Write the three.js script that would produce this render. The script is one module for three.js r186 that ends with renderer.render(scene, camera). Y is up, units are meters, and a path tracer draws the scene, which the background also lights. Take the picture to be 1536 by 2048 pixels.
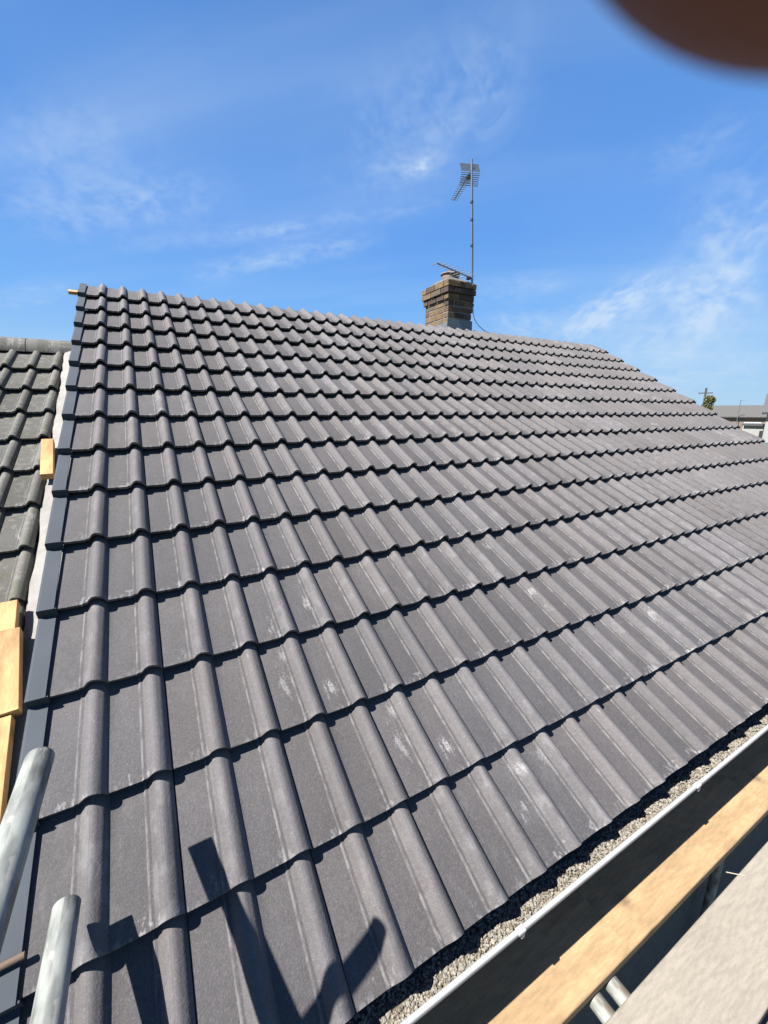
import * as THREE from 'three';
import { mergeGeometries, mergeVertices, toCreasedNormals } from 'three/addons/utils/BufferGeometryUtils.js';
import { MarchingCubes } from 'three/addons/objects/MarchingCubes.js';
import { RoundedBoxGeometry } from 'three/addons/geometries/RoundedBoxGeometry.js';

// ---------------------------------------------------------------- camera, sky, sun, exposure
const scene = new THREE.Scene();
const CAM = new THREE.Vector3(0.357, 1.2822, 0.5613);
const camera = new THREE.PerspectiveCamera(102.457, 0.75, 0.002, 6000);
camera.position.copy(CAM);
camera.rotation.set(-0.23895, -0.50498, 0.00245, 'YXZ');
camera.focus = 2.6; camera.userData.fStop = 17;
camera.updateMatrixWorld(true);
const renderer = new THREE.WebGLRenderer();
renderer.toneMapping = THREE.LinearToneMapping;
const EXPOSURE = 3.2;
renderer.toneMappingExposure = EXPOSURE;
renderer.shadowMap.enabled = true;

const SUN = new THREE.Vector3(-0.545, 0.838, 0.034).normalize();
const sun = new THREE.DirectionalLight(new THREE.Color().setRGB(1, 0.965, 0.915), 5);
sun.position.copy(SUN).multiplyScalar(40); sun.castShadow = true;
sun.shadow.radius = 1; sun.shadow.mapSize.set(4096, 4096);
Object.assign(sun.shadow.camera, { left: -14, right: 14, top: 14, bottom: -14, near: 1, far: 90 });
scene.add(sun, sun.target);

// ---------------------------------------------------------------- numbers, noise, pixels to rays
let seed = 1234567;
const rnd = () => { seed = (seed + 0x6D2B79F5) | 0; let t = Math.imul(seed ^ (seed >>> 15), 1 | seed); t = (t + Math.imul(t ^ (t >>> 7), 61 | t)) ^ t; return ((t ^ (t >>> 14)) >>> 0) / 4294967296; };
const rr = (a, b) => a + (b - a) * rnd();
const PERM = new Float32Array(65536); for (let i = 0; i < 65536; i++) PERM[i] = rnd();
const lat = (x, y) => PERM[((x & 255) + ((y & 255) << 8)) & 65535];
function vnoise(x, y) {
  const xi = Math.floor(x), yi = Math.floor(y); let fx = x - xi, fy = y - yi;
  fx = fx * fx * (3 - 2 * fx); fy = fy * fy * (3 - 2 * fy);
  const a = lat(xi, yi), b = lat(xi + 1, yi), c = lat(xi, yi + 1), d = lat(xi + 1, yi + 1);
  return a + (b - a) * fx + (c - a) * fy + (a - b - c + d) * fx * fy;
}
function fbm(x, y, o = 4) { let s = 0, a = 0.5, n = 0; for (let i = 0; i < o; i++) { s += a * vnoise(x + i * 37.3, y + i * 17.9); n += a; a *= 0.5; x *= 2.03; y *= 2.03; } return s / n; }
const sstep = (a, b, x) => { const t = Math.min(1, Math.max(0, (x - a) / (b - a))); return t * t * (3 - 2 * t); };
const toLin = (c) => (c <= 0.04045 ? c / 12.92 : Math.pow((c + 0.055) / 1.055, 2.4));
const toSrgb = (c) => (c <= 0.0031308 ? c * 12.92 : 1.055 * Math.pow(c, 1 / 2.4) - 0.055);
const F = 822.477;                                            // focal length in pixels of the 1536 x 2048 photograph
const rayAt = (px, py) => new THREE.Vector3((px - 768) / F, -(py - 1024) / F, -1).applyQuaternion(camera.quaternion);
function hitY(px, py, y) { const d = rayAt(px, py); return CAM.clone().addScaledVector(d, (y - CAM.y) / d.y); }
function far(px, py, D) { const d = rayAt(px, py); return CAM.clone().addScaledVector(d, D / Math.hypot(d.x, d.z)); }

// ---------------------------------------------------------------- sky: clear blue with thin cirrus, computed by direction
{
  const W = 3072, H = 1536, data = new Float32Array(W * H * 4);
  const lin3 = (r, g, b) => [toLin(r / 255), toLin(g / 255), toLin(b / 255)];
  const stops = [[0, lin3(178, 214, 240)], [5, lin3(160, 206, 246)], [12, lin3(120, 181, 248)], [20, lin3(100, 161, 239)], [30, lin3(92, 150, 226)], [45, lin3(77, 128, 200)], [65, lin3(66, 115, 186)], [90, lin3(56, 103, 175)]];
  const white = lin3(205, 226, 250);
  // wisps of cirrus seen above the roof: a run of points in the photograph, half width in degrees, strength
  const wisps = [
    [[380, 552, 560, 515, 760, 480], 1.0, 0.30], [[250, 492, 560, 462, 880, 405], 0.9, 0.24], [[0, 425, 230, 408, 430, 388], 2.2, 0.26],
    [[690, 330, 800, 270, 960, 190, 1010, 60], 4.0, 0.20], [[720, 360, 840, 332, 900, 318], 1.2, 0.22], [[815, 340, 845, 333, 870, 324], 0.7, 0.36],
    [[1120, 672, 1210, 622, 1350, 556], 1.7, 0.75], [[1330, 650, 1420, 600, 1536, 560], 3.6, 0.55], [[1400, 530, 1480, 460, 1560, 350], 4.2, 0.36],
    [[950, 585, 1040, 578, 1140, 560], 1.2, 0.2], [[0, 320, 120, 300, 260, 280], 2.8, 0.16], [[1180, 700, 1330, 690, 1500, 650], 2.2, 0.3], [[1280, 770, 1420, 745, 1536, 730], 2.2, 0.34],
    [[0, 600, 80, 592, 150, 585], 0.9, 0.2], [[980, 640, 1060, 655, 1120, 640], 1.4, 0.28], [[0, 150, 200, 190, 420, 90], 5, 0.08], [[-150, 400, 250, 370, 620, 310, 900, 240], 9, 0.12], [[1000, 560, 1300, 600, 1700, 520], 9, 0.12], [[1290, 320, 1400, 300, 1500, 230], 1.6, 0.14],
  ].map(([p, w, s]) => { const q = []; for (let i = 0; i < p.length; i += 2) q.push(rayAt(p[i], p[i + 1]).normalize()); return { q, w: w * Math.PI / 180, s, len: q[0].distanceTo(q[q.length - 1]) * 6 }; });
  const along = rayAt(-3000, 860).setY(0).normalize();         // the way the high wind draws the cirrus out
  const dir = new THREE.Vector3(), ab = new THREE.Vector3(), ap = new THREE.Vector3(), nrm = new THREE.Vector3();
  for (let j = 0; j < H; j++) {
    const el = ((j + 0.5) / H - 0.5) * Math.PI, deg = Math.max(0, el * 180 / Math.PI);
    let k = 0; while (k < stops.length - 2 && stops[k + 1][0] < deg) k++;
    const t = sstep(0, 1, (deg - stops[k][0]) / (stops[k + 1][0] - stops[k][0])) * 0.5 + 0.5 * (deg - stops[k][0]) / (stops[k + 1][0] - stops[k][0]);
    const base = [0, 1, 2].map((c) => stops[k][1][c] * (1 - t) + stops[k + 1][1][c] * t);
    for (let i = 0; i < W; i++) {
      const at = (j * W + i) * 4; let c = base;
      if (el > 0) {
        const az = ((i + 0.5) / W - 0.5) * 2 * Math.PI, ce = Math.cos(el);
        dir.set(ce * Math.cos(az), Math.sin(el), ce * Math.sin(az));
        const u = dir.x / (dir.y + 0.12), v = dir.z / (dir.y + 0.12);
        const a = u * along.x + v * along.z, b = -u * along.z + v * along.x, wx = fbm(u * 1.3 + 9, v * 1.3, 3) - 0.5;
        const streak = fbm(a * 0.6 + wx * 0.8, b * 4.2 + wx * 0.8 + 40, 5);
        const fine = fbm(a * 1.6 + wx * 1.6, b * 15 + wx * 2 + 11, 4);
        let d = sstep(0.40, 0.80, streak) * (0.6 + 0.6 * fine) * 0.085 + 0.04 * sstep(0.35, 0.7, fbm(a * 0.5 + 3, b * 1.1 + 8, 4));
        for (const w of wisps) {
          let best = 9, run = 0, side = 0;
          for (let s = 0; s < w.q.length - 1; s++) {
            ab.subVectors(w.q[s + 1], w.q[s]); ap.subVectors(dir, w.q[s]);
            const h = Math.min(1, Math.max(0, ap.dot(ab) / ab.lengthSq())), dd = ap.addScaledVector(ab, -h).length();
            if (dd < best) { best = dd; run = (s + h) / (w.q.length - 1); side = ap.dot(nrm.crossVectors(ab, w.q[s])) > 0 ? dd : -dd; }
          }
          if (best > w.w * 4) continue;
          const ends = Math.sqrt(Math.max(0, Math.sin(Math.PI * Math.min(0.98, Math.max(0.02, run)))));
          const f = Math.exp(-(best * best) / (w.w * w.w)) * ends * (w.w > 0.08 ? 0.35 + 0.9 * streak : 0.15 + 1.5 * sstep(0.2, 0.85, 0.62 * fbm(run * w.len * 7 + wx * 3, side / w.w * 2.4 + run * 2 + wx * 5 + w.s * 90, 5) + 0.38 * fbm(run * w.len * 16 + wx * 6, side / w.w * 8 + wx * 8, 4)));
          d += w.s * f;
        }
        d = Math.min(0.85, Math.max(0, d)) * sstep(0, 0.03, el) ;
        c = [0, 1, 2].map((n) => base[n] * (1 - d) + white[n] * d);
      }
      data[at] = c[0] / EXPOSURE; data[at + 1] = c[1] / EXPOSURE; data[at + 2] = c[2] / EXPOSURE; data[at + 3] = 1;
    }
  }
  const sky = new THREE.DataTexture(data, W, H, THREE.RGBAFormat, THREE.FloatType);
  sky.mapping = THREE.EquirectangularReflectionMapping; sky.magFilter = THREE.LinearFilter; sky.minFilter = THREE.LinearFilter; sky.needsUpdate = true;
  scene.background = sky; scene.environment = sky;
}

// ---------------------------------------------------------------- materials
function texture(W, H, paint, srgb = true) {
  const d = new Uint8Array(W * H * 4), o = [0, 0, 0];
  for (let j = 0; j < H; j++) for (let i = 0; i < W; i++) {
    paint(i, j, o); const at = (j * W + i) * 4;
    for (let c = 0; c < 3; c++) { const v = Math.min(1, Math.max(0, o[c])); d[at + c] = Math.round(255 * (srgb ? toSrgb(v) : v)); }
    d[at + 3] = 255;
  }
  const t = new THREE.DataTexture(d, W, H, THREE.RGBAFormat);
  if (srgb) t.colorSpace = THREE.SRGBColorSpace;
  t.wrapS = t.wrapT = THREE.RepeatWrapping; t.magFilter = THREE.LinearFilter; t.minFilter = THREE.LinearMipmapLinearFilter; t.generateMipmaps = true; t.needsUpdate = true;
  return t;
}
const col = (r, g, b) => new THREE.Color().setRGB(r, g, b);
const mat = (r, g, b, rough = 0.85, extra = {}) => new THREE.MeshStandardMaterial({ color: col(r, g, b), roughness: rough, metalness: 0, ...extra });

// concrete tile faces: eight by six different tiles in one sheet, 0.3 m by 0.4267 m each
const CELLX = 8, CELLY = 6, TW = 0.3, TL = 0.42667;
function tileSheet(base, tint, lichen) {
  const cells = []; for (let k = 0; k < CELLX * CELLY; k++) {
    const c = { tone: 1 + rr(-0.085, 0.085), warm: rr(-0.02, 0.02), eff: Math.pow(rnd(), 2.2), chip: rnd(), scuff: [] };
    if (k < 8) { for (let s = 0; s < 2 + (k & 1); s++) c.scuff.push([rr(0.04, 0.26), rr(0.06, 0.26), rr(0.012, 0.028), rr(0.02, 0.06), rr(-0.5, 0.5), rr(0.6, 1)]); }
    else if (rnd() < 0.22) c.scuff.push([rr(0.04, 0.26), rr(0.03, 0.28), rr(0.005, 0.012), rr(0.012, 0.035), rr(-0.6, 0.6), rr(0.3, 0.7)]);
    cells.push(c);
  }
  const N = 2048;
  return texture(N, N, (i, j, o) => {
    const X = i / N * 2.4, Y = j / N * 2.56, ci = Math.min(7, Math.floor(X / TW)), cj = Math.min(5, Math.floor(Y / TL)), c = cells[cj * 8 + ci];
    const x = X - ci * TW, z = Y - cj * TL, h = x % 0.15;
    const g1 = lat(i * 7 + 3, j * 13), g2 = vnoise(X * 420, Y * 420), g3 = vnoise(X * 150 + 7, Y * 150), bl = fbm(X * 16, Y * 11 + 5, 3);
    const rolled = sstep(0.086, 0.092, h);                         // coarse granules on pans, smoother rolls; extra sunlit contrast painted into both
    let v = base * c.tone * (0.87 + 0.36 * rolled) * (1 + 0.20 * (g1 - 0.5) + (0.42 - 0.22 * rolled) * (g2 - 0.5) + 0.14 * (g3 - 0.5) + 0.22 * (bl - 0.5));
    if (g2 > 0.86) v *= 1.25;
    let w = 0;                                                  // pale lime bloom, rub marks and the painted bead highlight, with a grain and outline of their own
    const onRoll = sstep(0.082, 0.1, h), n1 = fbm(X * 55, Y * 22, 4);
    w += onRoll * c.eff * sstep(0.5, 0.74, n1) * 0.20;
    w += (1 - onRoll) * c.eff * 0.06 * sstep(0.55, 0.75, n1);
    if (h > 0.077 && h < 0.0825) w += 0.05 + 0.22 * sstep(0.35, 0.7, fbm(X * 70, Y * 40 + 60, 3));   // raised bead: its sun-catching line painted paler, broken up like wear
    const edge = fbm(X * 120, Y * 60 + 3, 3);
    if (z < 0.016) w += sstep(0.50, 0.62, edge) * (1 - z / 0.016) * (0.08 + 0.28 * c.chip);
    if (z < 0.03 && h > 0.045 && h < 0.1) w += sstep(0.60, 0.66, edge) * c.chip * 0.42;
    for (const s of c.scuff) {
      const cs = Math.cos(s[4]), sn = Math.sin(s[4]), dx = x - s[0], dz = z - s[1], a = (dx * cs - dz * sn) / s[2], b = (dx * sn + dz * cs) / s[3], q = a * a + b * b;
      if (q < 1.6) w += s[5] * sstep(0.34 + 0.2 * Math.min(1, q), 0.84 + 0.2 * Math.min(1, q), 0.72 * fbm(X * 120, Y * 26 + 17, 4) + 0.28 * g2) * 1.1;
    }
    w = Math.min(0.9, w);
    o[0] = v * tint[0] * (1 + c.warm) * (1 - w) + 0.24 * w; o[1] = v * tint[1] * (1 - w) + 0.232 * w; o[2] = v * tint[2] * (1 - c.warm) * (1 - w) + 0.228 * w;
    if (lichen) { const l = sstep(0.60, 0.68, fbm(X * 40 + 50, Y * 40, 4)) * 0.4; o[0] += l * 0.06; o[1] += l * 0.064; o[2] += l * 0.05; const m = sstep(0.6, 0.7, fbm(X * 14 + 90, Y * 14, 4)) * 0.4; o[0] *= 1 - 0.25 * m; o[2] *= 1 - 0.45 * m; o[1] *= 1 - 0.1 * m; }
  });
}
const grit = texture(1024, 1024, (i, j, o) => { const X = i / 1024, Y = j / 1024; o[0] = o[1] = o[2] = 0.3 * lat(i * 3 + 1, j * 5 + 2) + 0.5 * vnoise(i / 3, j / 3) + 0.2 * vnoise(i / 9 + 4, j / 9); void X; void Y; }, false);
grit.repeat.set(3.2, 3.2);
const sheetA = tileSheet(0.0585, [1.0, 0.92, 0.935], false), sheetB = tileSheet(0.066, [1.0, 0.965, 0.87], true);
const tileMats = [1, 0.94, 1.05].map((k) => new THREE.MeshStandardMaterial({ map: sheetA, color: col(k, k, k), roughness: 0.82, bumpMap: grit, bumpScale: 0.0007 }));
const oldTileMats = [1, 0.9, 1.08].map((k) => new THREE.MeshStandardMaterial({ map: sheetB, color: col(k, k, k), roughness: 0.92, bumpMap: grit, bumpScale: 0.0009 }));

function woodSheet(a, b, knots, stain) {      // grain runs along u (1 m), v is 0.5 m
  const kn = []; for (let k = 0; k < knots; k++) kn.push([rnd(), rnd() * 0.5, rr(0.006, 0.016)]);
  return texture(1024, 512, (i, j, o) => {
    const X = i / 1024, Y = j / 1024; let yy = Y;
    let dk = 0;
    for (const k of kn) { const dx = (X - k[0]) / 2.4, dy = Y - k[1], r = Math.hypot(dx, dy); yy += 0.02 * Math.exp(-r * r / (k[2] * k[2] * 6)) * Math.sign(dy); dk = Math.max(dk, Math.exp(-r * r / (k[2] * k[2] * 0.7))); }
    const ring = fbm(X * 2.2, yy * 60 + fbm(X * 1.4, Y * 6, 2) * 6, 3), fib = 0.6 * vnoise(X * 40, Y * 420) + 0.4 * lat(i >> 1, j * 3), bl = fbm(X * 7 + 3, Y * 14, 4), st = sstep(0.52, 0.72, fbm(X * 6 + 31, Y * 40, 5));
    const t = Math.min(1, Math.max(0, 0.15 + 0.9 * ring - 0.2)), m = (0.78 + 0.42 * fib) * (1 - stain + 2 * stain * bl) * (1 - 1.2 * stain * st) * (1 - 0.55 * dk);
    for (let c = 0; c < 3; c++) o[c] = (a[c] * t + b[c] * (1 - t)) * m;
  });
}
const boardSheet = woodSheet([0.295, 0.20, 0.105], [0.225, 0.145, 0.072], 14, 0.15);
const paleSheet = woodSheet([0.19, 0.168, 0.136], [0.182, 0.16, 0.128], 0, 0.05);
const freshSheet = woodSheet([0.40, 0.25, 0.105], [0.31, 0.175, 0.068], 7, 0.22);
const woodMat = new THREE.MeshStandardMaterial({ map: boardSheet, roughness: 0.85, bumpMap: boardSheet, bumpScale: 0.0006 });
const paleMat = new THREE.MeshStandardMaterial({ map: paleSheet, roughness: 0.8, bumpMap: paleSheet, bumpScale: 0.0004 });
const freshMat = new THREE.MeshStandardMaterial({ map: freshSheet, roughness: 0.8 });
const mottle = (r, g, b, amp, fx, fy = fx) => texture(512, 512, (i, j, o) => { const X = i / 512, Y = j / 512; const v = 1 + amp * (fbm(X * fx, Y * fy, 5) - 0.5) * 2 + amp * 0.6 * (lat(i * 3, j * 7) - 0.5); o[0] = r * v; o[1] = g * v; o[2] = b * v; });
const galvSheet = texture(1024, 1024, (i, j, o) => {           // dull zinc with cement splashes, scratches and a little rust
  const X = i / 1024, Y = j / 1024, v = 0.05 + 1.85 * fbm(X * 34, Y * 16, 5) + 0.14 * (lat(i * 3, j * 7) - 0.5), c = sstep(0.60, 0.68, fbm(X * 40 + 9, Y * 26, 4)), r = sstep(0.66, 0.76, fbm(X * 22 + 60, Y * 12 + 4, 4)), k = sstep(0.72, 0.8, fbm(X * 120, Y * 6 + 30, 3));
  o[0] = 0.142 * v; o[1] = 0.149 * v; o[2] = 0.137 * v;
  for (let n = 0; n < 3; n++) { o[n] = o[n] * (1 - 0.6 * c) + [0.25, 0.24, 0.215][n] * 0.6 * c; o[n] = o[n] * (1 - 0.55 * r) + [0.10, 0.06, 0.035][n] * 0.55 * r; o[n] *= 1 - 0.3 * k; }
});
const galvMat = new THREE.MeshStandardMaterial({ map: galvSheet, roughness: 0.66, metalness: 0.05, bumpMap: galvSheet, bumpScale: 0.0012 });
const rustMat = new THREE.MeshStandardMaterial({ map: mottle(0.09, 0.06, 0.04, 0.5, 14), roughness: 0.85 });
const vergeMat = new THREE.MeshStandardMaterial({ map: mottle(0.020, 0.027, 0.036, 0.2, 10), roughness: 0.78 });
const gutterMat = new THREE.MeshStandardMaterial({ map: mottle(0.26, 0.265, 0.265, 0.12, 16), roughness: 0.42 });
const mortarMat = new THREE.MeshStandardMaterial({ map: mottle(0.22, 0.21, 0.195, 0.25, 14), roughness: 0.95, bumpMap: grit, bumpScale: 0.003 });
const renderMat = new THREE.MeshStandardMaterial({ map: mottle(0.27, 0.25, 0.22, 0.16, 12), roughness: 0.95 });
const feltMat = mat(0.02, 0.02, 0.022, 0.95), darkMat = mat(0.02, 0.02, 0.02, 0.6), whiteMat = mat(0.55, 0.55, 0.53, 0.5);
const leadMat = mat(0.13, 0.14, 0.15, 0.55, { metalness: 0.2 }), aluMat = mat(0.2, 0.21, 0.22, 0.4, { metalness: 0.6 });

// ---------------------------------------------------------------- building helpers
const taken = {};
const numbered = (n) => { const k = taken[n] = (taken[n] ?? -1) + 1; return k ? `${n}_${String(k).padStart(3, '0')}` : n; };
function shade(o) { o.castShadow = o.receiveShadow = true; return o; }
function part(name, geo, m, parent) { const o = shade(new THREE.Mesh(geo, m)); o.name = name; parent.add(o); return o; }
function tag(o, label, category, group, kind) { if (label) o.userData.label = label; if (category) o.userData.category = category; if (group) o.userData.group = group; if (kind) o.userData.kind = kind; return o; }
function thing(name, label, category, at = [0, 0, 0], group) { const o = new THREE.Group(); o.name = numbered(name); o.position.set(...at); scene.add(o); return tag(o, label, category, group); }
function box(w, h, d, x = 0, y = 0, z = 0, uvAxis) {           // a box with uv in metres; uvAxis 'x': grain along x
  const g = new THREE.BoxGeometry(w, h, d); g.translate(x, y, z); return metric(g, uvAxis);
}
function metric(g, along = 'x', off = [0, 0]) {
  if (g.index) g = g.toNonIndexed();
  g.computeVertexNormals();
  const p = g.attributes.position, n = g.attributes.normal, uv = new Float32Array(p.count * 2);
  for (let i = 0; i < p.count; i++) {
    const X = p.getX(i), Y = p.getY(i), Z = p.getZ(i), ax = Math.abs(n.getX(i)), ay = Math.abs(n.getY(i)), az = Math.abs(n.getZ(i));
    let u, v;
    if (along === 'x') { if (ay >= ax && ay >= az) { u = X; v = Z; } else if (az >= ax) { u = X; v = Y; } else { u = Z; v = Y; } }
    else { if (ay >= ax && ay >= az) { u = Z; v = X; } else if (az >= ax) { u = X; v = Y; } else { u = Z; v = Y; } }
    uv[i * 2] = u + off[0]; uv[i * 2 + 1] = v + off[1];
  }
  g.setAttribute('uv', new THREE.BufferAttribute(uv, 2));
  return g;
}
function rbox(w, h, d, r, along = 'x', off = [0, 0]) { const g = new RoundedBoxGeometry(w, h, d, 2, r); return metric2(g, along, off); }
function metric2(g, along, off) { const q = g.index ? g.toNonIndexed() : g; const n = q.attributes.normal.clone(); const m = metric(q, along, off); m.setAttribute('normal', n); return m; }
function tube(a, b, r, seg = 20, wall = 0) {                   // a straight tube from a to b; with a wall thickness it is open at its ends
  const A = new THREE.Vector3(...a), B = new THREE.Vector3(...b), L = A.distanceTo(B);
  let g;
  if (wall) {
    const pts = [[r - wall, 0.0], [r - wall * 0.3, -0.0005], [r, 0.0012], [r, L - 0.0012], [r - wall * 0.3, L + 0.0005], [r - wall, L], [r - wall, 0.0]].map(([x, y]) => new THREE.Vector2(x, y));
    g = new THREE.LatheGeometry(pts, seg);
  } else { g = new THREE.CylinderGeometry(r, r, L, seg); g.translate(0, L / 2, 0); }
  const uv = g.attributes.uv, p = g.attributes.position; for (let i = 0; i < uv.count; i++) uv.setXY(i, uv.getX(i) * 0.2, p.getY(i));
  g.applyQuaternion(new THREE.Quaternion().setFromUnitVectors(new THREE.Vector3(0, 1, 0), B.clone().sub(A).normalize())); g.translate(...a);
  return g;
}
const merge = (l) => mergeGeometries(l.map((g) => (g.index ? g.toNonIndexed() : g)));

// ---------------------------------------------------------------- ground
const GROUND = -2.6, TH = Math.PI / 6;
{
  const g = new THREE.CircleGeometry(4000, 96); g.rotateX(-Math.PI / 2);
  const uv = g.attributes.uv; for (let i = 0; i < uv.count; i++) uv.setXY(i, uv.getX(i) * 8000 / 6, uv.getY(i) * 8000 / 6);
  const o = part('ground', g, new THREE.MeshStandardMaterial({ map: mottle(0.07, 0.085, 0.042, 0.4, 18), roughness: 1 }), scene); o.position.y = GROUND; o.userData.kind = 'structure';
  const pg = new THREE.PlaneGeometry(14, 3.6); pg.rotateX(-Math.PI / 2); pg.translate(3, 0, 1.5);
  const pu = pg.attributes.uv; for (let i = 0; i < pu.count; i++) pu.setXY(i, pu.getX(i) * 7, pu.getY(i) * 1.8);
  const q = part('concrete_path', pg, new THREE.MeshStandardMaterial({ map: mottle(0.09, 0.092, 0.088, 0.3, 16), roughness: 0.95 }), scene); q.position.y = GROUND + 0.006; q.userData.kind = 'structure';
}

// ---------------------------------------------------------------- roof tiles
const GAUGE = 0.31202, DROP = 0.037, FACE = 0.0150;
function halfProfile() {
  const p = [[0.0006, 0], [0.040, -0.0004], [0.0775, 0], [0.0810, 0.0054], [0.0828, 0.0054], [0.0895, 0.0048]];
  const n = 11; for (let k = 0; k <= n; k++) { const u = -1 + 2 * k / n; const y = u < 0 ? 0.032 * Math.pow(Math.cos(u * Math.PI / 2), 0.75) : 0.032 * Math.pow(Math.cos(u * Math.PI / 2), 0.62); p.push([0.1155 + u * (u < 0 ? 0.0250 : 0.0332), Math.max(u < 0 ? 0.0058 : 0.0012, y)]); }
  return p;
}
function tileGeometry(len, gauge, halves, cell) {
  const prof = []; for (let h = 0; h < halves; h++) for (const [x, y] of halfProfile()) prof.push([x + h * 0.15, y]);
  const n = prof.length, pos = [], uv = [], ci = cell % 8, cj = Math.floor(cell / 8);
  const P = (i, z, dy) => [prof[i][0], prof[i][1] + 0.016 + DROP * z / gauge + dy, z];
  const ring = [(i) => P(i, -len, 0), (i) => P(i, -0.0035, 0), (i) => P(i, -0.0008, -0.0012), (i) => P(i, 0, -0.004), (i) => P(i, -0.003, -FACE), (i) => P(i, -len, -FACE)];
  const put = (a) => { pos.push(...a); uv.push((ci * TW + a[0]) / 2.4, (cj * TL + Math.min(TL - 0.002, Math.max(0.0008, -a[2] + (a[2] > -0.002 ? 0.002 : 0)))) / 2.56); };
  for (let r = 0; r < ring.length - 1; r++) for (let i = 0; i < n - 1; i++) {
    if (r === 4 && i % 3) continue;                             // the hidden underside is coarser
    const step = r === 4 ? Math.min(3, n - 1 - i) : 1;
    const a = ring[r](i), b = ring[r](i + step), c = ring[r + 1](i + step), d = ring[r + 1](i);
    put(a); put(d); put(b); put(b); put(d); put(c);
  }
  for (const e of [0, n - 1]) {                                 // the two long sides
    const a = P(e, -len, 0), b = P(e, -0.0035, 0), c = P(e, -0.003, -FACE), d = P(e, -len, -FACE), l = e ? [a, d, b, b, d, c] : [a, b, d, b, c, d];
    l.forEach(put);
  }
  let g = new THREE.BufferGeometry(); g.setAttribute('position', new THREE.Float32BufferAttribute(pos, 3)); g.setAttribute('uv', new THREE.Float32BufferAttribute(uv, 2));
  g = toCreasedNormals(g, 0.62); return g;
}
const geoCache = {};
const tileGeo = (len, gauge, halves, cell) => geoCache[[len, gauge, halves, cell]] ??= tileGeometry(len, gauge, halves, cell);

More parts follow.
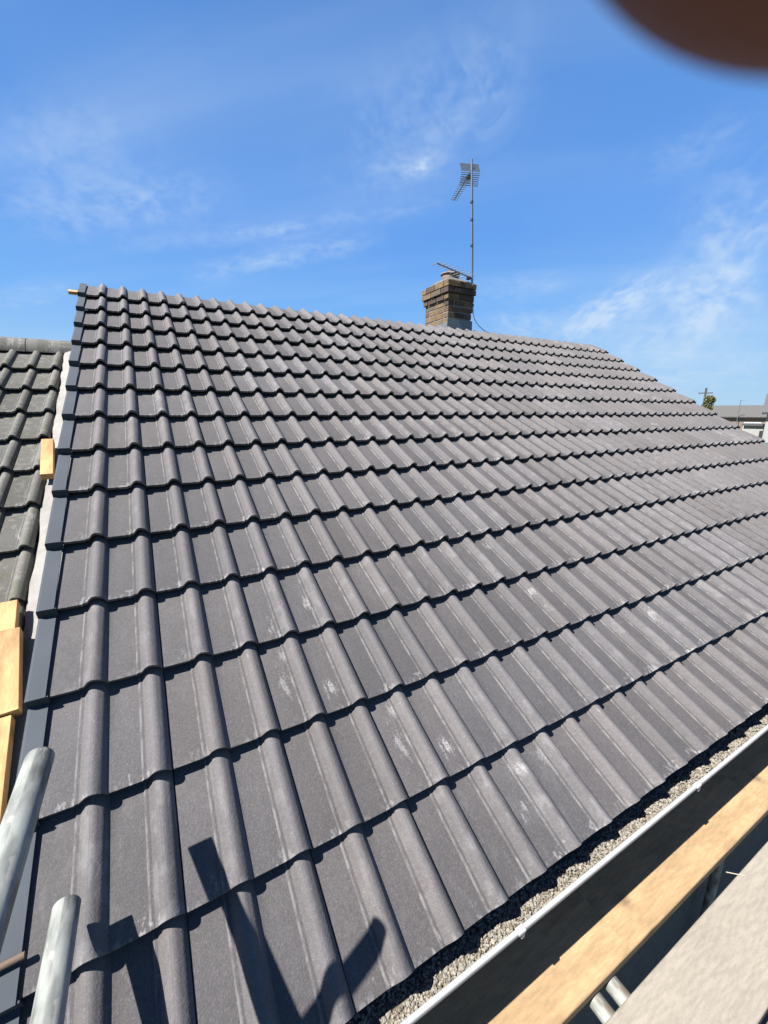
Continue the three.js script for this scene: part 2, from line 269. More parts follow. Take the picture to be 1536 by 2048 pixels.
// ---------------------------------------------------------------- the house whose roof fills the picture
const house = thing('house', 'house with a newly laid dark grey interlocking tile roof and brick chimney', 'house', [0, GROUND, 0]);
const up = (o) => { o.position.y -= GROUND; return o; };        // parts are written in world heights
const roofTurn = (o) => { o.rotation.x = TH; return o; };
const ROOFX = 6.75, RIDGE = GAUGE * 15.1;                       // length of the roof, slope length from eave line to ridge
const roof = roofTurn(up(part('roof', box(ROOFX - 0.02, 0.03, RIDGE + 0.02, ROOFX / 2, -0.085, -RIDGE / 2), feltMat, house)));
{
  const list = [];
  for (let n = 0; n <= 14; n++) for (let c = 0; c < 23; c++) {
    const z = n === 14 ? -0.008 : -(14 - n) * GAUGE, x = c * TW;
    const w = new THREE.Vector3(x + 0.15, 0, z - 0.15).applyAxisAngle(new THREE.Vector3(1, 0, 0), TH);
    list.push({ n, c, x, z, halves: c === 22 ? 1 : 2, len: n === 0 ? 0.338 : 0.40, d: w.distanceTo(CAM) });
  }
  list.sort((a, b) => a.d - b.d);
  const scuffed = { '6,11': 0, '6,12': 1, '2,11': 2, '8,13': 3, '3,13': 5, '16,7': 4, '9,12': 6, '4,14': 7, '2,12': 5 };
  const rest = [];
  list.forEach((t, k) => {
    const s = scuffed[`${t.c},${t.n}`], cell = s !== undefined ? s : 8 + Math.floor(rnd() * 40);
    const g = tileGeo(t.len, GAUGE, t.halves, cell), dy = rr(-0.0008, 0.0008), ry = rr(-0.003, 0.003), rx = rr(-0.002, 0.002), dz = rr(-0.0018, 0.0018);
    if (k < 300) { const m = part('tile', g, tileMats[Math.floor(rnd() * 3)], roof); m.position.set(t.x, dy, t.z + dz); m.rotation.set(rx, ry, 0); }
    else { const q = g.clone(); q.applyMatrix4(new THREE.Matrix4().compose(new THREE.Vector3(t.x, dy, t.z + dz), new THREE.Quaternion().setFromEuler(new THREE.Euler(rx, ry, 0)), new THREE.Vector3(1, 1, 1))); rest.push(q); }
  });
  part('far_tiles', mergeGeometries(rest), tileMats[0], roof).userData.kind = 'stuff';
  // dry verge: one plastic unit to each course on both gable edges, each lapping over the one below
  const sh = new THREE.Shape(); sh.moveTo(-0.046, -0.085); sh.lineTo(-0.046, 0.004); sh.quadraticCurveTo(-0.046, 0.012, -0.038, 0.012); sh.lineTo(0.003, 0.012); sh.lineTo(0.003, 0.007); sh.lineTo(-0.036, 0.007); sh.quadraticCurveTo(-0.041, 0.007, -0.041, 0.002); sh.lineTo(-0.041, -0.085); sh.closePath();
  const vg = new THREE.ExtrudeGeometry(sh, { depth: 0.335, bevelEnabled: false, curveSegments: 3 }); vg.translate(0, 0, -0.335);
  const cap = box(0.052, 0.05, 0.004, -0.018, -0.016, -0.003);
  const unit = merge([toCreasedNormals(vg, 0.6), cap].map((g) => metric(g, 'z')));
  const unitR = unit.clone(); unitR.scale(-1, 1, 1); { const p = unitR.attributes.position.array, nn = unitR.attributes.normal.array, uu = unitR.attributes.uv.array; for (let i = 0; i < p.length; i += 9) for (let k = 0; k < 3; k++) { let t = p[i + 3 + k]; p[i + 3 + k] = p[i + 6 + k]; p[i + 6 + k] = t; t = nn[i + 3 + k]; nn[i + 3 + k] = nn[i + 6 + k]; nn[i + 6 + k] = t; } for (let i = 0; i < uu.length; i += 6) for (let k = 0; k < 2; k++) { const t = uu[i + 2 + k]; uu[i + 2 + k] = uu[i + 4 + k]; uu[i + 4 + k] = t; } }
  for (let n = 0; n <= 14; n++) for (const side of [0, 1]) {
    const v = part('verge_unit', side ? unitR : unit, vergeMat, roof);
    v.position.set(side ? ROOFX : 0, 0.015 + rr(-0.001, 0.001), (n === 14 ? -0.008 : -(14 - n) * GAUGE) + 0.006); v.rotation.x = -Math.atan(DROP / GAUGE) * 0.9; v.rotation.y = rr(-0.004, 0.004);
  }
  const bt = part('batten', box(0.26, 0.025, 0.04, 0.0, -0.02, 0, 'x'), freshMat, roof); bt.position.set(0.012, -0.006, -14.42 * GAUGE); bt.userData.label = 'sawn end of a fresh timber batten poking out past the verge';
}
{ // the slope on the far side of the ridge, the walls, fascia and gutter
  const rz = -RIDGE * Math.cos(TH), ry = RIDGE * Math.sin(TH);
  const back = part('back_roof', metric(box(ROOFX - 0.02, 0.05, RIDGE, ROOFX / 2, 0, -RIDGE / 2)), feltMat, house); back.rotation.x = -TH; back.position.set(0, ry - GROUND - 0.06, rz - 0.02);
  const half = ROOFX;
  const ws = new THREE.Shape(); ws.moveTo(-0.22, GROUND); ws.lineTo(-0.22, -0.06); ws.lineTo(rz, ry - 0.16); ws.lineTo(2 * rz + 0.22, -0.06); ws.lineTo(2 * rz + 0.22, GROUND); ws.closePath();
  const wg = new THREE.ExtrudeGeometry(ws, { depth: half - 0.06, bevelEnabled: false }); wg.rotateY(-Math.PI / 2); wg.translate(half - 0.03, 0, 0);
  up(part('wall', metric(wg, 'x'), new THREE.MeshStandardMaterial({ map: mottle(0.06, 0.064, 0.06, 0.25, 26), roughness: 0.95 }), house));
  up(part('fascia', box(ROOFX, 0.17, 0.02, ROOFX / 2, -0.135, -0.112), whiteMat, house));
  // half-round gutter
  const gp = []; const R = 0.06, cz = -0.0165, cy = -0.046;
  const gs = new THREE.Shape(); gs.absarc(0, 0, R, Math.PI, 2 * Math.PI, false); gs.absarc(0, 0, R - 0.003, 2 * Math.PI, Math.PI, true); gs.closePath(); void gp;
  const gg = new THREE.ExtrudeGeometry(gs, { depth: 6.9, bevelEnabled: false, curveSegments: 14 }); gg.rotateY(Math.PI / 2); gg.translate(-0.02, cy, cz);
  const gutter = up(part('gutter', metric(toCreasedNormals(gg, 0.6), 'x'), gutterMat, house));
  const ls = new THREE.Shape(); ls.moveTo(-0.006, -0.007); ls.lineTo(-0.006, 0.003); ls.quadraticCurveTo(-0.005, 0.006, -0.002, 0.006); ls.lineTo(0.003, 0.006); ls.quadraticCurveTo(0.0065, 0.005, 0.0065, 0); ls.lineTo(0.006, -0.007); ls.closePath();
  const lg = new THREE.ExtrudeGeometry(ls, { depth: 6.9, bevelEnabled: false, curveSegments: 4 }); lg.rotateY(-Math.PI / 2); lg.scale(1, 1, 1); lg.translate(6.88, cy + 0.004, cz + R);
  part('gutter_lip', metric(toCreasedNormals(lg, 0.5), 'x'), gutterMat, gutter);
  for (const x of [1.055, 1.95, 2.85, 3.75, 4.65, 5.55, 6.45]) {
    const cg = merge([rbox(0.026, 0.010, 0.018, 0.003), rbox(0.012, 0.018, 0.005, 0.002).translate(0.003, -0.012, 0.006)]);
    cg.translate(x, cy + 0.008, cz + R + 0.002); part('gutter_clip', cg, gutterMat, gutter);
  }
  // chimney: separate bricks round a mortar core
  const X0 = 3.985, X1 = 4.383, Z0 = -4.787, Z1 = -4.25, Y0 = 1.9;
  const chimney = up(part('chimney', metric(box(X1 - X0 - 0.012, 1.07, Z1 - Z0 - 0.012, (X0 + X1) / 2, Y0 + 0.535, (Z0 + Z1) / 2)), mortarMat, house));
  const brickMats = [[0.11, 0.07, 0.032], [0.075, 0.045, 0.028], [0.125, 0.084, 0.042], [0.05, 0.032, 0.025], [0.085, 0.066, 0.042]].map(([r, g, b]) => new THREE.MeshStandardMaterial({ map: mottle(r, g, b, 0.4, 20), roughness: 0.95 }));
  for (let k = 0; k < 14; k++) {
    const y = Y0 + 0.02 + 0.075 * k + 0.0325, out = k === 11 ? 0.022 : k >= 12 ? 0.04 : 0, flip = k & 1;
    const x0 = X0 - out, x1 = X1 + out, z0 = Z0 - out, z1 = Z1 + out, D = 0.1;
    const run = (a, b, f) => { let s = a; const first = (b - a) > 0.45 ? 0.17 : 0.19; let i = 0; while (s < b - 0.02) { let e = Math.min(b, s + (i === 0 ? (flip ? first : 0.215) : 0.215)); if (b - e < 0.05) e = b; f(s, e); s = e + 0.01; i++; } };
    const lay = (w, d, x, z) => { const m = part('brick', rbox(w, 0.065, d, 0.004, 'x', [rnd(), rnd()]), brickMats[Math.floor(rnd() * 5)], chimney); m.position.set(x + rr(-0.002, 0.002), y, z + rr(-0.002, 0.002)); m.rotation.y = rr(-0.008, 0.008); };
    for (const zf of [0, 1]) run(flip ? x0 : x0 + D + 0.01, flip ? x1 : x1 - D - 0.01, (a, b) => lay(b - a, D, (a + b) / 2, zf ? z1 - D / 2 : z0 + D / 2));
    for (const xf of [0, 1]) run(flip ? z0 + D + 0.01 : z0, flip ? z1 - D - 0.01 : z1, (a, b) => lay(D, b - a, xf ? x1 - D / 2 : x0 + D / 2, (a + b) / 2));
  }
  const fl = new THREE.CylinderGeometry(0.15, 0.29, 0.07, 4, 1); fl.rotateY(Math.PI / 4); fl.scale(1, 1, 1.3); fl.translate(4.184, 2.985 + 0.03, -4.5185);
  part('flaunching', metric(fl), new THREE.MeshStandardMaterial({ map: mottle(0.09, 0.082, 0.07, 0.4, 12), roughness: 1 }), chimney);
  const pot = new THREE.LatheGeometry([[0.085, -0.04], [0.105, 0], [0.11, 0.09], [0.098, 0.1], [0.1, 0.115], [0.122, 0.12], [0.122, 0.142], [0.09, 0.145], [0.085, 0.02]].map(([x, y]) => new THREE.Vector2(x, y)), 24); pot.scale(1.1, 0.6, 1.1); pot.translate(4.19, 3.04, -4.5);
  const potPart = part('chimney_pot', pot, new THREE.MeshStandardMaterial({ map: mottle(0.18, 0.135, 0.11, 0.35, 12), roughness: 0.9 }), chimney);
  const cp = new THREE.SphereGeometry(0.1, 20, 8, 0, Math.PI * 2, 0, Math.PI / 2); cp.scale(1, 0.42, 1); cp.translate(4.19, 3.127, -4.5); part('pot_cap', cp, darkMat, potPart);
  // lead flashing dressed round the foot of the stack
  const fa = [box(X1 - X0 + 0.03, 0.16, 0.008, (X0 + X1) / 2, 2.42, Z1 + 0.009), box(0.008, 0.16, Z1 - Z0 + 0.01, X0 - 0.009, 2.37, (Z0 + Z1) / 2), box(0.008, 0.16, Z1 - Z0 + 0.01, X1 + 0.009, 2.37, (Z0 + Z1) / 2)];
  part('flashing', merge(fa), leadMat, chimney);
}

// ---------------------------------------------------------------- chippings lying in the gutter
{
  const ico = new THREE.IcosahedronGeometry(1, 0); const p = ico.attributes.position; const jig = {};
  for (let i = 0; i < p.count; i++) { const key = [p.getX(i), p.getY(i), p.getZ(i)].map((v) => v.toFixed(3)).join(); const k = jig[key] ??= 0.75 + 0.5 * rnd(); p.setXYZ(i, p.getX(i) * k, p.getY(i) * k, p.getZ(i) * k); }
  ico.computeVertexNormals();
  const N = 24000, im = new THREE.InstancedMesh(ico, mat(1, 1, 1, 0.95), N), m4 = new THREE.Matrix4(), q = new THREE.Quaternion(), e = new THREE.Euler();
  for (let i = 0; i < N; i++) {
    const z = -0.0165 + rr(-0.050, 0.050), s = rr(0.002, 0.0046) * (rnd() < 0.08 ? 1.5 : 1), x = 0.02 + 6.7 * Math.pow(rnd(), 1.35);
    const y = -0.071 + 0.018 * (fbm(x * 9, z * 30, 2) - 0.5) + rr(-0.003, 0.004) + 3 * (z + 0.0165) * (z + 0.0165);
    q.setFromEuler(e.set(rr(0, 6), rr(0, 6), rr(0, 6))); m4.compose(new THREE.Vector3(x, y, z), q, new THREE.Vector3(s * rr(0.8, 1.4), s * rr(0.6, 1), s)); im.setMatrixAt(i, m4);
    const t = rnd(), v = rr(0.6, 1.0); im.setColorAt(i, t < 0.5 ? col(0.23 * v, 0.205 * v, 0.165 * v) : t < 0.85 ? col(0.2 * v, 0.185 * v, 0.16 * v) : col(0.12 * v, 0.095 * v, 0.065 * v));
  }
  im.name = 'gravel'; shade(im); scene.add(im); tag(im, 'pale stone chippings lying along the white gutter', 'gravel', null, 'stuff');
  const bed = box(6.75, 0.004, 0.098, 3.4, -0.0765, -0.0165); const b = part('silt', bed, mat(0.09, 0.08, 0.06, 1), scene); tag(b, 'brown silt bed under the chippings in the gutter', 'silt', null, 'stuff');
}

// ---------------------------------------------------------------- neighbouring house, one step lower, older tiles
{
  const nb = thing('neighbouring_house', 'lower neighbouring house with weathered greenish grey tiles and ridge tiles', 'house', [0, GROUND, 0]);
  const h = 0.455, g2 = 0.3255, s0 = -3.968, u0 = -0.525;
  const ny = -h * Math.cos(TH), nz = -h * Math.sin(TH);
  const rf = part('roof', box(3.3, 0.03, 4.5, -1.72, -0.085, -2.2), feltMat, nb); rf.position.set(0, ny - GROUND, nz); rf.rotation.x = TH;
  for (let n = 0; n <= 12; n++) for (let c = -9; c <= 1; c++) {
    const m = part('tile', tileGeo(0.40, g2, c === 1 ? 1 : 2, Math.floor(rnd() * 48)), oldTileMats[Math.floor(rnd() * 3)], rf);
    m.position.set(u0 + c * 0.3 - 0.149, rr(-0.0015, 0.0015), s0 + g2 * n + rr(-0.004, 0.004)); m.rotation.set(rr(-0.004, 0.004), rr(-0.006, 0.006), 0);
  }
  // half-round ridge tiles
  const rs = new THREE.Shape(); rs.absarc(0, 0, 0.125, 0.12, Math.PI - 0.12, false); rs.absarc(0, 0, 0.108, Math.PI - 0.12, 0.12, true); rs.closePath();
  for (let k = 0; k < 7; k++) {
    const rg = toCreasedNormals(new THREE.ExtrudeGeometry(rs, { depth: 0.446, bevelEnabled: true, bevelSize: 0.003, bevelThickness: 0.003, bevelSegments: 1, curveSegments: 12 }), 0.6); rg.rotateY(Math.PI / 2);
    const uvg = metric2(rg, 'x', [rnd(), rnd()]); const uv = uvg.attributes.uv; for (let i = 0; i < uv.count; i++) uv.setXY(i, uv.getX(i) / 2.4, uv.getY(i) / 2.56);
    const m = part('ridge_tile', uvg, oldTileMats[k % 3], nb); m.position.set(-0.462 + (k - 5) * 0.456 + rr(-0.002, 0.002), 1.862 - 0.125 - GROUND + rr(-0.003, 0.003), -4.07); m.rotation.x = rr(-0.02, 0.02);
  }
  const br = part('back_roof', box(3.3, 0.05, 4.4, -1.72, 0, -2.2), oldTileMats[0], nb); br.rotation.x = -TH; br.position.set(0, 1.78 - GROUND, -4.09);
  const ws = new THREE.Shape(); ws.moveTo(-0.5, 0); ws.lineTo(-0.5, -0.56 - GROUND + 0.14); ws.lineTo(-4.07, 1.62 - GROUND); ws.lineTo(-7.6, -0.56 - GROUND + 0.14); ws.lineTo(-7.6, 0); ws.closePath();
  const wg = new THREE.ExtrudeGeometry(ws, { depth: 3.2, bevelEnabled: false }); wg.rotateY(-Math.PI / 2); wg.translate(-0.1, 0, 0);
  part('wall', metric(wg), renderMat, nb);
  // cement fillet where the old tiles meet the higher gable wall
  const fs = new THREE.Shape(); fs.moveTo(-0.219, -0.03); fs.lineTo(-0.216, 0.002); fs.lineTo(-0.17, 0.022); fs.lineTo(-0.05, 0.085); fs.lineTo(-0.02, 0.14); fs.lineTo(-0.02, -0.04); fs.closePath();
  const fgx = new THREE.ExtrudeGeometry(fs, { depth: 4.25, bevelEnabled: false, steps: 90 }); fgx.translate(0, 0, -4.3);
  const fp = fgx.attributes.position; for (let i = 0; i < fp.count; i++) { const x = fp.getX(i), z = fp.getZ(i); if (x < -0.1) { fp.setX(i, x + 0.008 * (fbm(z * 9 + 2, 3, 3) - 0.5) * 2); } fp.setY(i, fp.getY(i) + 0.008 * (fbm(z * 12, x * 30 + 8, 3) - 0.5) * 2); }
  const fm = part('mortar_fillet', metric2(toCreasedNormals(fgx.toNonIndexed(), 0.7), 'z', [0, 0]), mortarMat, nb); fm.position.copy(rf.position); fm.rotation.x = TH; fm.userData.label = 'pale cement fillet against the higher gable';
}

// ---------------------------------------------------------------- timber offcuts lying on the old tiles beside the verge
{
  const Q = new THREE.Quaternion().setFromAxisAngle(new THREE.Vector3(1, 0, 0), TH), h = 0.455;
  const lay = (label, w, t, l, x, s, lift, yaw) => {
    const g = rbox(w, t, l, 0.003, 'z', [rnd(), rnd()]); const o = part(numbered('timber_offcut'), g, freshMat, scene);
    o.quaternion.copy(Q).multiply(new THREE.Quaternion().setFromAxisAngle(new THREE.Vector3(0, 1, 0), yaw));
    o.position.set(x, -h + 0.034 + t / 2 + lift, s).sub(new THREE.Vector3(0, 0, 0)); const v = new THREE.Vector3(0, -h + 0.036 + t / 2 + lift, s).applyQuaternion(Q); o.position.set(x, v.y, v.z);
    return tag(o, label, 'timber', 'timber offcuts beside the verge');
  };
  lay('short fresh timber offcut lying alone on the old tiles higher up beside the verge', 0.060, 0.04, 0.36, -0.207, -2.71, 0, 0.06);
  lay('stubby fresh timber offcut butting the upper end of the long raised one', 0.08, 0.04, 0.15, -0.268, -1.575, 0, 0.05);
  lay('fresh timber offcut resting raised between two others beside the verge', 0.082, 0.045, 0.36, -0.228, -1.31, 0.012, 0.09);
  lay('fresh timber offcut lying lowest on the old tiles beside the scaffold tubes', 0.08, 0.045, 0.42, -0.226, -0.915, 0, 0.03);
}

// ---------------------------------------------------------------- scaffold
const DECK = -0.33, TR = 0.02415;
const scaffold = thing('scaffold', 'galvanised tube scaffold with guard tubes reaching over the roof corner', 'scaffold', [0.14, GROUND, 0.92]);
const sp = (name, a, b, wall = 0.0035, m = galvMat, parent = scaffold) => { const o = part(name, tube(a, b, TR, 36, wall), m, parent); o.position.set(-0.14, -GROUND, -0.92); return o; };
sp('guard_tube', [0.088, 0.614, 1.2], [0.088, 0.614, -0.361]);
sp('guard_tube', [0.094, 0.300, 1.2], [0.094, 0.300, -0.300]);
sp('guard_tube', [-1.55, 1.0, 0.420], [0.105, 0.99, -0.043]);
for (const x of [0.14, 3.1, 6.2]) { sp('standard', [x, GROUND + 0.03, 0.92], [x, 1.1, 0.92]); sp('standard', [x + 0.02, GROUND + 0.03, -0.15], [x + 0.02, -0.36, -0.15]); }
sp('standard', [-1.3, GROUND + 0.03, 0.40], [-1.3, 1.25, 0.40]);
sp('ledger', [-1.6, DECK - 0.136, 0.87], [7.2, DECK - 0.136, 0.87]); sp('ledger', [-0.1, DECK - 0.136, -0.095], [7.2, DECK - 0.136, -0.095]);
for (const x of [0.32, 1.306, 1.382, 2.55, 3.9, 5.2, 6.5]) sp('transom', [x, DECK - 0.038 - 0.0255 - TR * 0, -0.13], [x, DECK - 0.0635, 0.98]);
for (const [x, y, z] of [[0.115, 0.614, 0.905], [0.118, 0.300, 0.905], [-1.3, 1.0, 0.385]]) { const c = part('coupler', rbox(0.075, 0.07, 0.075, 0.012), galvMat, scaffold); c.position.set(x - 0.14, y - GROUND, z - 0.92); }
for (const [x, z] of [[0.14, 0.92], [3.1, 0.92], [6.2, 0.92], [-1.3, 0.40], [0.16, -0.15], [3.12, -0.15], [6.22, -0.15]]) { const c = part('base_plate', rbox(0.15, 0.02, 0.15, 0.003), galvMat, scaffold); c.position.set(x - 0.14, 0.02, z - 0.92); }

function board(label, z0, z1, m, x0, x1, dy = 0, off = 0) {
  const w = z1 - z0, L = x1 - x0, g = new RoundedBoxGeometry(L, 0.038, w, 2, 0.006); const q = metric2(g, 'x', [off, off * 0.37]);
  const o = thing('scaffold_board', label, 'scaffold board', [(x0 + x1) / 2, DECK - 0.019 + dy, (z0 + z1) / 2], 'scaffold boards of the walkway');
  part('plank', q, m, o);
  for (const s of [-1, 1]) { const b = part('end_band', rbox(0.03, 0.0405, w + 0.003, 0.001), galvMat, o); b.position.x = s * (L / 2 - 0.05); }
  return o;
}
board('honey brown scaffold board running under the gutter, half in its shade', -0.085, 0.134, woodMat, -0.35, 3.55, 0, 0.13);
board('honey brown scaffold board continuing the walkway farther along under the gutter', -0.087, 0.134, woodMat, 3.57, 7.1, 0, 0.61);
board('pale smooth scaffold board beside the open gap in the walkway', 0.19, 0.392, paleMat, -0.35, 3.55, 0.002, 0.3);
board('pale scaffold board at the far end of the walkway beside the gap', 0.19, 0.392, paleMat, 3.57, 7.1, 0.001, 0.8);
board('scaffold board outside the pale one on the walkway', 0.402, 0.625, woodMat, -0.35, 3.55, 0, 0.45);
board('outermost scaffold board of the walkway', 0.632, 0.855, woodMat, -0.35, 3.55, 0.001, 0.77);
{ const st = part('straw', tube([1.985, DECK + 0.006, 0.168], [2.03, DECK + 0.004, 0.205], 0.0016, 6), mat(0.3, 0.27, 0.2, 0.9), scene); tag(st, 'thin pale straw on the edge of the pale scaffold board', 'straw'); }
{ // a short rusty stick across the verge
  const Q = new THREE.Quaternion().setFromAxisAngle(new THREE.Vector3(1, 0, 0), TH); const g = merge([tube([-0.17, 0, 0.012], [-0.05, 0.001, 0.002], 0.0075, 8), tube([-0.0505, 0.001, 0.002], [0.012, 0.0, 0], 0.0068, 8)]);
  const o = part('stick', g, rustMat, scene); o.quaternion.copy(Q); const v = new THREE.Vector3(0, 0.032, -0.375).applyQuaternion(Q); o.position.set(0, v.y, v.z); tag(o, 'short brown stick lying across the verge under the guard tubes', 'stick');
}

// ---------------------------------------------------------------- television aerials on the chimney
{
  const A = thing('tv_aerial', 'tall mast with two television aerials strapped to the chimney', 'aerial', [4.43, 2.62, -4.30]);
  const p = (name, geo, m, par = A) => { const o = part(name, geo, m, par); if (par === A) o.position.set(-4.43, -2.62, 4.30); return o; };
  const mx = (y) => 4.437 - (y - 2.62) * 0.07, mz = -4.30;
  p('mast', tube([mx(2.62), 2.62, mz], [mx(4.42), 4.42, mz], 0.0135, 10), aluMat);
  for (const y of [2.72, 2.9]) p('bracket', merge([box(0.07, 0.03, 0.05, mx(y) - 0.02, y, mz), box(0.02, 0.07, 0.035, 4.402, y, mz)]), darkMat);
  const yagi = (a, b, n, half, reflect) => {
    const AV = new THREE.Vector3(...a), BV = new THREE.Vector3(...b), d = BV.clone().sub(AV).normalize(), side = new THREE.Vector3(d.z, 0, -d.x);
    const boom = p('boom', tube(a, b, 0.009, 8), aluMat);
    for (let k = 0; k < n; k++) { const c = AV.clone().lerp(BV, 0.16 + 0.82 * k / (n - 1)), hh = half * (1 - 0.25 * k / n), e1 = c.clone().addScaledVector(side, -hh), e2 = c.clone().addScaledVector(side, hh); part('element', tube(e1.toArray(), e2.toArray(), 0.0042, 6), aluMat, boom); }
    const bx = part('dipole_box', rbox(0.05, 0.035, 0.05, 0.006), darkMat, boom); bx.position.copy(AV.clone().lerp(BV, 0.1)).add(new THREE.Vector3(0, -0.02, 0));
    if (reflect) for (const s of [-1, 1]) for (let k = 0; k < 7; k++) { const c = AV.clone().addScaledVector(d, -0.02 + 0.012 * k).add(new THREE.Vector3(0, s * (0.012 + 0.018 * k), 0)); part('reflector_rod', tube(c.clone().addScaledVector(side, -0.125).toArray(), c.clone().addScaledVector(side, 0.125).toArray(), 0.0048, 6), aluMat, boom); }
    return boom;
  };
  const t0 = hitY(945, 342, 4.27), t1 = hitY(908, 402, 4.27), l0 = hitY(950, 556, 3.06), l1 = hitY(873, 526, 3.06);
  const M = (v, y) => [mx(y), y, mz]; void t0; void l0;
  yagi([mx(4.28) - 0.01, 4.28, mz - 0.02], [t1.x, 4.28, t1.z], 11, 0.07, true);
  yagi(M(0, 3.06), [l1.x, 3.06, l1.z], 9, 0.11, false);
  const pts = [[mx(4.2) + 0.015, 4.2, mz], [mx(3.4) + 0.02, 3.4, mz], [mx(2.8) + 0.02, 2.8, mz], [4.47, 2.55, -4.28], [4.6, 2.42, -4.25], [4.72, 2.34, -4.16]].map((v) => new THREE.Vector3(...v));
  p('cable', new THREE.TubeGeometry(new THREE.CatmullRomCurve3(pts), 40, 0.0045, 5), darkMat);
  for (const y of [3.45, 3.75, 3.95]) p('cable_tie', tube([mx(y), y - 0.012, mz], [mx(y), y + 0.012, mz], 0.02, 10), darkMat);
}

// ---------------------------------------------------------------- houses, garage and trees beyond
const plainRoof = [[0.066, 0.062, 0.058], [0.09, 0.06, 0.045], [0.062, 0.062, 0.066]].map(([r, g, b]) => new THREE.MeshStandardMaterial({ map: mottle(r, g, b, 0.3, 24), roughness: 0.95 }));
function cottage(label, x, z, turn, L, W, eave, rise, wallC, roofI) {
  const o = thing('bungalow', label, 'house', [x, GROUND, z], 'houses beyond the roof'); o.rotation.y = turn;
  const s = new THREE.Shape(); s.moveTo(-W / 2, 0); s.lineTo(W / 2, 0); s.lineTo(W / 2, eave); s.lineTo(0, eave + rise); s.lineTo(-W / 2, eave); s.closePath();
  const g = new THREE.ExtrudeGeometry(s, { depth: L, bevelEnabled: false }); g.translate(0, 0, -L / 2); part('wall', metric(g), wallC, o);
  const a = Math.atan2(rise, W / 2), sl = Math.hypot(rise, W / 2) + 0.35;
  for (const k of [-1, 1]) { const r = part('roof', box(sl, 0.12, L + 0.5, 0, 0, 0), plainRoof[roofI], o); r.rotation.z = k * a; r.position.set(-k * (W / 4 + 0.12), eave + rise / 2 + 0.0, 0); }
  const ch = part('chimney', box(0.6, 1.4, 0.45, 0.25, eave + rise + 0.25, L * 0.28), new THREE.MeshStandardMaterial({ map: mottle(0.2, 0.12, 0.08, 0.3, 8), roughness: 1 }), o); void ch;
  for (const k of [-1, 1]) for (const q of [-0.3, 0.05, 0.34]) { const w = part('window', box(0.06, 1.1, 1.5, k * (W / 2 + 0.02), eave - 1.15, q * L), whiteMat, o); part('pane', box(0.03, 0.94, 1.34, k * (W / 2 + 0.045), eave - 1.15, q * L), mat(0.03, 0.035, 0.04, 0.1), w); }
  return o;
}
const pinkWall = new THREE.MeshStandardMaterial({ map: mottle(0.17, 0.125, 0.10, 0.2, 20), roughness: 0.95 }), whiteWall = new THREE.MeshStandardMaterial({ map: mottle(0.26, 0.26, 0.25, 0.08, 8), roughness: 0.9 });
{
  const P = far(1462, 812, 66); cottage('brick bungalow with a long dull brown roof beyond the gable', P.x + 3, P.z + 0.6, 0.33, 15, 8, 3.4, 1.25, pinkWall, 0);
  const Q = far(1560, 812, 36); cottage('white rendered house with a grey roof beyond the far gable', Q.x + 3.2, Q.z + 2.6, 0.33, 8, 7.5, 3.9, 1.1, whiteWall, 2);
  const R = far(1380, 820, 88); cottage('distant grey roofed bungalow behind the brick one', R.x, R.z - 6, 0.5, 16, 8, 3.2, 1.6, pinkWall, 2);
  cottage('distant brown roofed bungalow farther up the road', 60, 22, 0.2, 16, 8, 2.9, 1.9, pinkWall, 1);
  cottage('distant white bungalow out past the far verge', 46, 34, 0.1, 14, 8, 2.7, 1.9, whiteWall, 0);
  const G = far(1506, 864, 43), gar = thing('garage', 'small white garage with a dark door in front of the brick bungalow', 'garage', [G.x + 1.2, GROUND, G.z]); gar.rotation.y = 0.33;
  part('wall', box(2.6, 2.9, 2.0, 0, 1.45, 0), whiteWall, gar); part('roof', box(2.9, 0.14, 2.3, 0, 2.98, 0), plainRoof[2], gar); part('door', box(0.05, 1.9, 0.45, -1.32, 1.6, 0.2), darkMat, gar);
  const V = far(1540, 876, 30), van = thing('skip', 'dark green waste skip standing outside the white house', 'skip', [V.x + 0.6, GROUND, V.z + 0.4]); van.rotation.y = 0.33;
  const ss = new THREE.Shape(); ss.moveTo(-0.8, 0); ss.lineTo(0.8, 0); ss.lineTo(1.4, 2.1); ss.lineTo(-1.4, 2.1); ss.closePath(); const sg = new THREE.ExtrudeGeometry(ss, { depth: 1.7, bevelEnabled: true, bevelSize: 0.03, bevelThickness: 0.03, bevelSegments: 1 }); sg.translate(0, 0.05, -0.85);
  part('body', metric(sg), mat(0.03, 0.12, 0.085, 0.5), van); part('rim', box(2.95, 0.1, 1.9, 0, 2.2, 0), mat(0.03, 0.1, 0.07, 0.5), van);
}
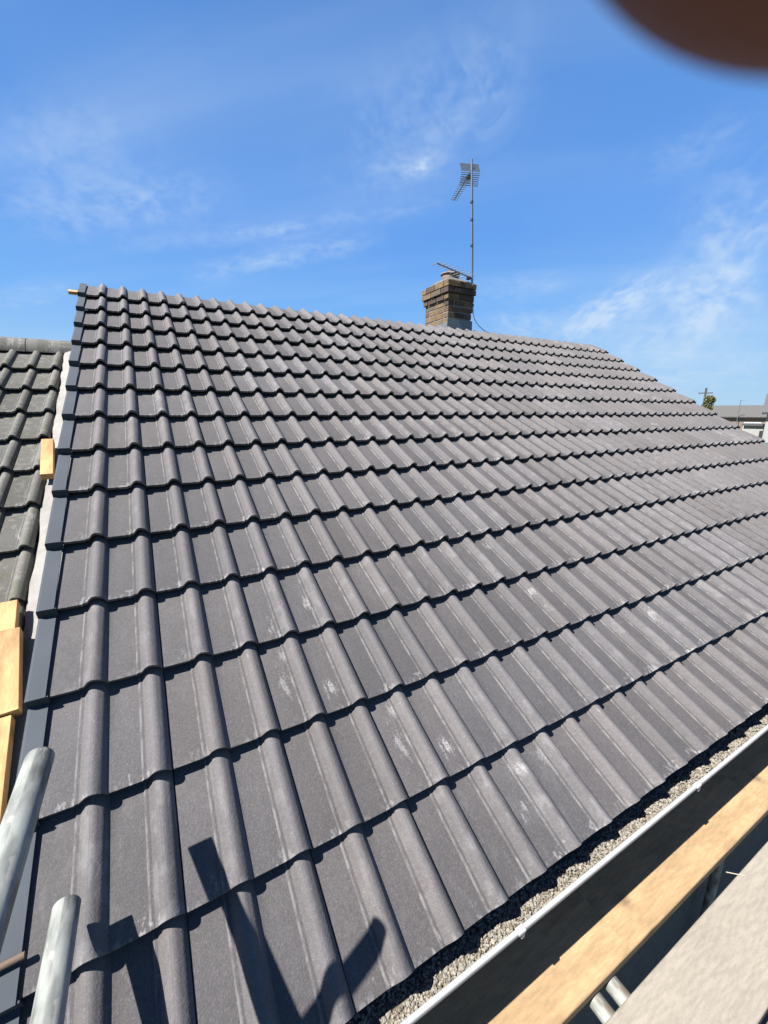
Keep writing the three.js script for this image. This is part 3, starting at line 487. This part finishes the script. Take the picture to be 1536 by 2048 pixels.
function leafTree(name, label, x, z, H, rad, tint) {
  const o = thing(name, label, 'tree', [x, GROUND, z], 'trees beyond the roof');
  const tr = new THREE.CylinderGeometry(0.07, 0.17, H * 0.62, 8); tr.translate(0, H * 0.31, 0); part('trunk', tr, mat(0.07, 0.055, 0.04, 0.95), o);
  const pos = [], nor = []; const cl = []; for (let k = 0; k < 16; k++) { const a = rr(0, 6.28), e = rr(-0.6, 1), r = rad * Math.cbrt(rr(0.15, 1)) * 0.75; cl.push([Math.cos(a) * r, H * 0.64 + e * H * 0.26, Math.sin(a) * r, rr(0.35, 0.7) * rad * 0.6]); }
  for (let k = 0; k < 3400; k++) {
    const c = cl[k % cl.length], v = new THREE.Vector3(rr(-1, 1), rr(-1, 1), rr(-1, 1)).normalize().multiplyScalar(c[3] * Math.cbrt(rr(0.2, 1))), b = new THREE.Vector3(c[0], c[1], c[2]).add(v), n = new THREE.Vector3(rr(-1, 1), rr(-0.3, 1), rr(-1, 1)).normalize(), t = new THREE.Vector3(rr(-1, 1), rr(-1, 1), rr(-1, 1)).cross(n).normalize(), w = t.clone().cross(n), s = rr(0.06, 0.13);
    for (const [i, j] of [[-1, 0], [0, -0.6], [1, 0], [-1, 0], [1, 0], [0, 0.6]]) { pos.push(b.x + (t.x * i + w.x * j) * s, b.y + (t.y * i + w.y * j) * s, b.z + (t.z * i + w.z * j) * s); } void nor;
  }
  const g = new THREE.BufferGeometry(); g.setAttribute('position', new THREE.Float32BufferAttribute(pos, 3)); g.computeVertexNormals();
  part('crown', g, mat(...tint, 0.9, { side: THREE.DoubleSide }), o); return o;
}
{
  const T = far(1400, 806, 52); leafTree('broadleaf_tree', 'olive green treetop showing just past the far gable', T.x, T.z, 5.7, 1.3, [0.085, 0.08, 0.02]);
  leafTree('broadleaf_tree', 'dark green garden tree out beyond the far bungalows', 78, 6, 6.4, 2.4, [0.05, 0.075, 0.025]);
  leafTree('broadleaf_tree', 'leafy tree beside the distant white bungalow', 52, 44, 6.8, 2.6, [0.055, 0.08, 0.03]);
  const P = far(1413, 776, 60), pole = thing('utility_pole', 'slim dark pole with a cross arm rising beside the treetop', 'pole', [P.x, GROUND, P.z]), H = P.y - GROUND;
  part('shaft', tube([0, 0, 0], [0, H, 0], 0.11, 8), mat(0.06, 0.05, 0.04, 0.9), pole); const ca = part('cross_arm', box(0.1, 0.12, 1.3, 0, H - 0.55, 0), mat(0.06, 0.05, 0.04, 0.9), pole); ca.rotation.y = 0.3;
  const P2 = far(1482, 800, 64), p2 = thing('lamp_post', 'thin grey lamp post standing behind the brown roof', 'lamp post', [P2.x, GROUND, P2.z]), H2 = P2.y - GROUND;
  part('shaft', tube([0, 0, 0], [0, H2, 0], 0.035, 6), aluMat, p2); part('lamp_head', rbox(0.14, 0.08, 0.35, 0.03).translate(0, H2, 0.15), aluMat, p2);
}

// ---------------------------------------------------------------- the photographer's hand: a fingertip strays in front of the lens
{
  const tip = [0.0112, 0.0190, -0.0039];                         // metres from the lens along the camera's axes
  const bones = [                                                // a, b, ra, rb
    [tip, [0.034, 0.037, 0.001], 0.0103, 0.0101], [[0.034, 0.037, 0.001], [0.064, 0.022, 0.012], 0.0098, 0.0108], [[0.064, 0.022, 0.012], [0.088, -0.004, 0.036], 0.0108, 0.013],
    [[0.088, -0.004, 0.036], [0.085, -0.066, 0.052], 0.014, 0.015], [[0.086, -0.024, 0.05], [0.074, -0.1, 0.085], 0.017, 0.02], [[0.09, -0.05, 0.045], [0.08, -0.11, 0.08], 0.014, 0.018],
    [[0.088, -0.022, 0.036], [0.068, -0.018, 0.004], 0.0112, 0.0104], [[0.068, -0.018, 0.004], [0.046, -0.022, 0.006], 0.0104, 0.009],
    [[0.09, -0.042, 0.04], [0.068, -0.040, 0.008], 0.0108, 0.0098], [[0.068, -0.040, 0.008], [0.047, -0.043, 0.011], 0.0098, 0.0086],
    [[0.088, -0.062, 0.046], [0.07, -0.060, 0.018], 0.0098, 0.0088], [[0.07, -0.060, 0.018], [0.053, -0.063, 0.02], 0.0088, 0.0078],
    [[0.078, -0.08, 0.075], [0.06, -0.03, 0.082], 0.0135, 0.0115], [[0.06, -0.03, 0.082], [0.036, -0.004, 0.066], 0.0115, 0.0098],
    [[0.075, -0.1, 0.085], [0.062, -0.16, 0.118], 0.021, 0.026],
  ];
  const sd = (p, [a, b, ra, rb]) => { const ba = [b[0] - a[0], b[1] - a[1], b[2] - a[2]], pa = [p[0] - a[0], p[1] - a[1], p[2] - a[2]]; const h = Math.min(1, Math.max(0, (pa[0] * ba[0] + pa[1] * ba[1] + pa[2] * ba[2]) / (ba[0] ** 2 + ba[1] ** 2 + ba[2] ** 2))); return Math.hypot(pa[0] - ba[0] * h, pa[1] - ba[1] * h, pa[2] - ba[2] * h) - (ra + (rb - ra) * h); };
  const skin = (N, S, O, list) => {
    const mc = new MarchingCubes(N, mat(1, 1, 1), false, false, 400000); mc.isolation = 0;
    for (let k = 0; k < N; k++) for (let j = 0; j < N; j++) for (let i = 0; i < N; i++) {
      const p = [O[0] + ((i - N / 2) / (N / 2)) * S, O[1] + ((j - N / 2) / (N / 2)) * S, O[2] + ((k - N / 2) / (N / 2)) * S];
      let d = 1; for (const b of list) { const e = sd(p, b), w = 0.0035, h = Math.max(0, w - Math.abs(d - e)) / w; d = Math.min(d, e) - h * h * w * 0.25; }
      mc.field[i + j * N + k * N * N] = -d;
    }
    mc.update();
    const c = mc.count, g = new THREE.BufferGeometry(); g.setAttribute('position', new THREE.BufferAttribute(mc.positionArray.slice(0, c * 3), 3));
    g.scale(S, S, S); g.translate(...O); return g;
  };
  // the near finger joint on a fine grid, the rest of the hand on a coarser one
  const g = mergeVertices(mergeGeometries([skin(84, 0.034, [0.028, 0.028, 0.0], bones.slice(0, 1)), skin(84, 0.15, [0.085, -0.035, 0.03], bones.slice(1))]), 1e-5); g.computeVertexNormals();
  const o = part('hand', g, new THREE.MeshPhysicalMaterial({ color: col(0.105, 0.032, 0.018), roughness: 0.7 }), scene);
  o.position.copy(CAM); o.quaternion.copy(camera.quaternion); tag(o, 'dark blurred fingertip of a hand straying into the sky in the corner', 'hand');
}

renderer.render(scene, camera);
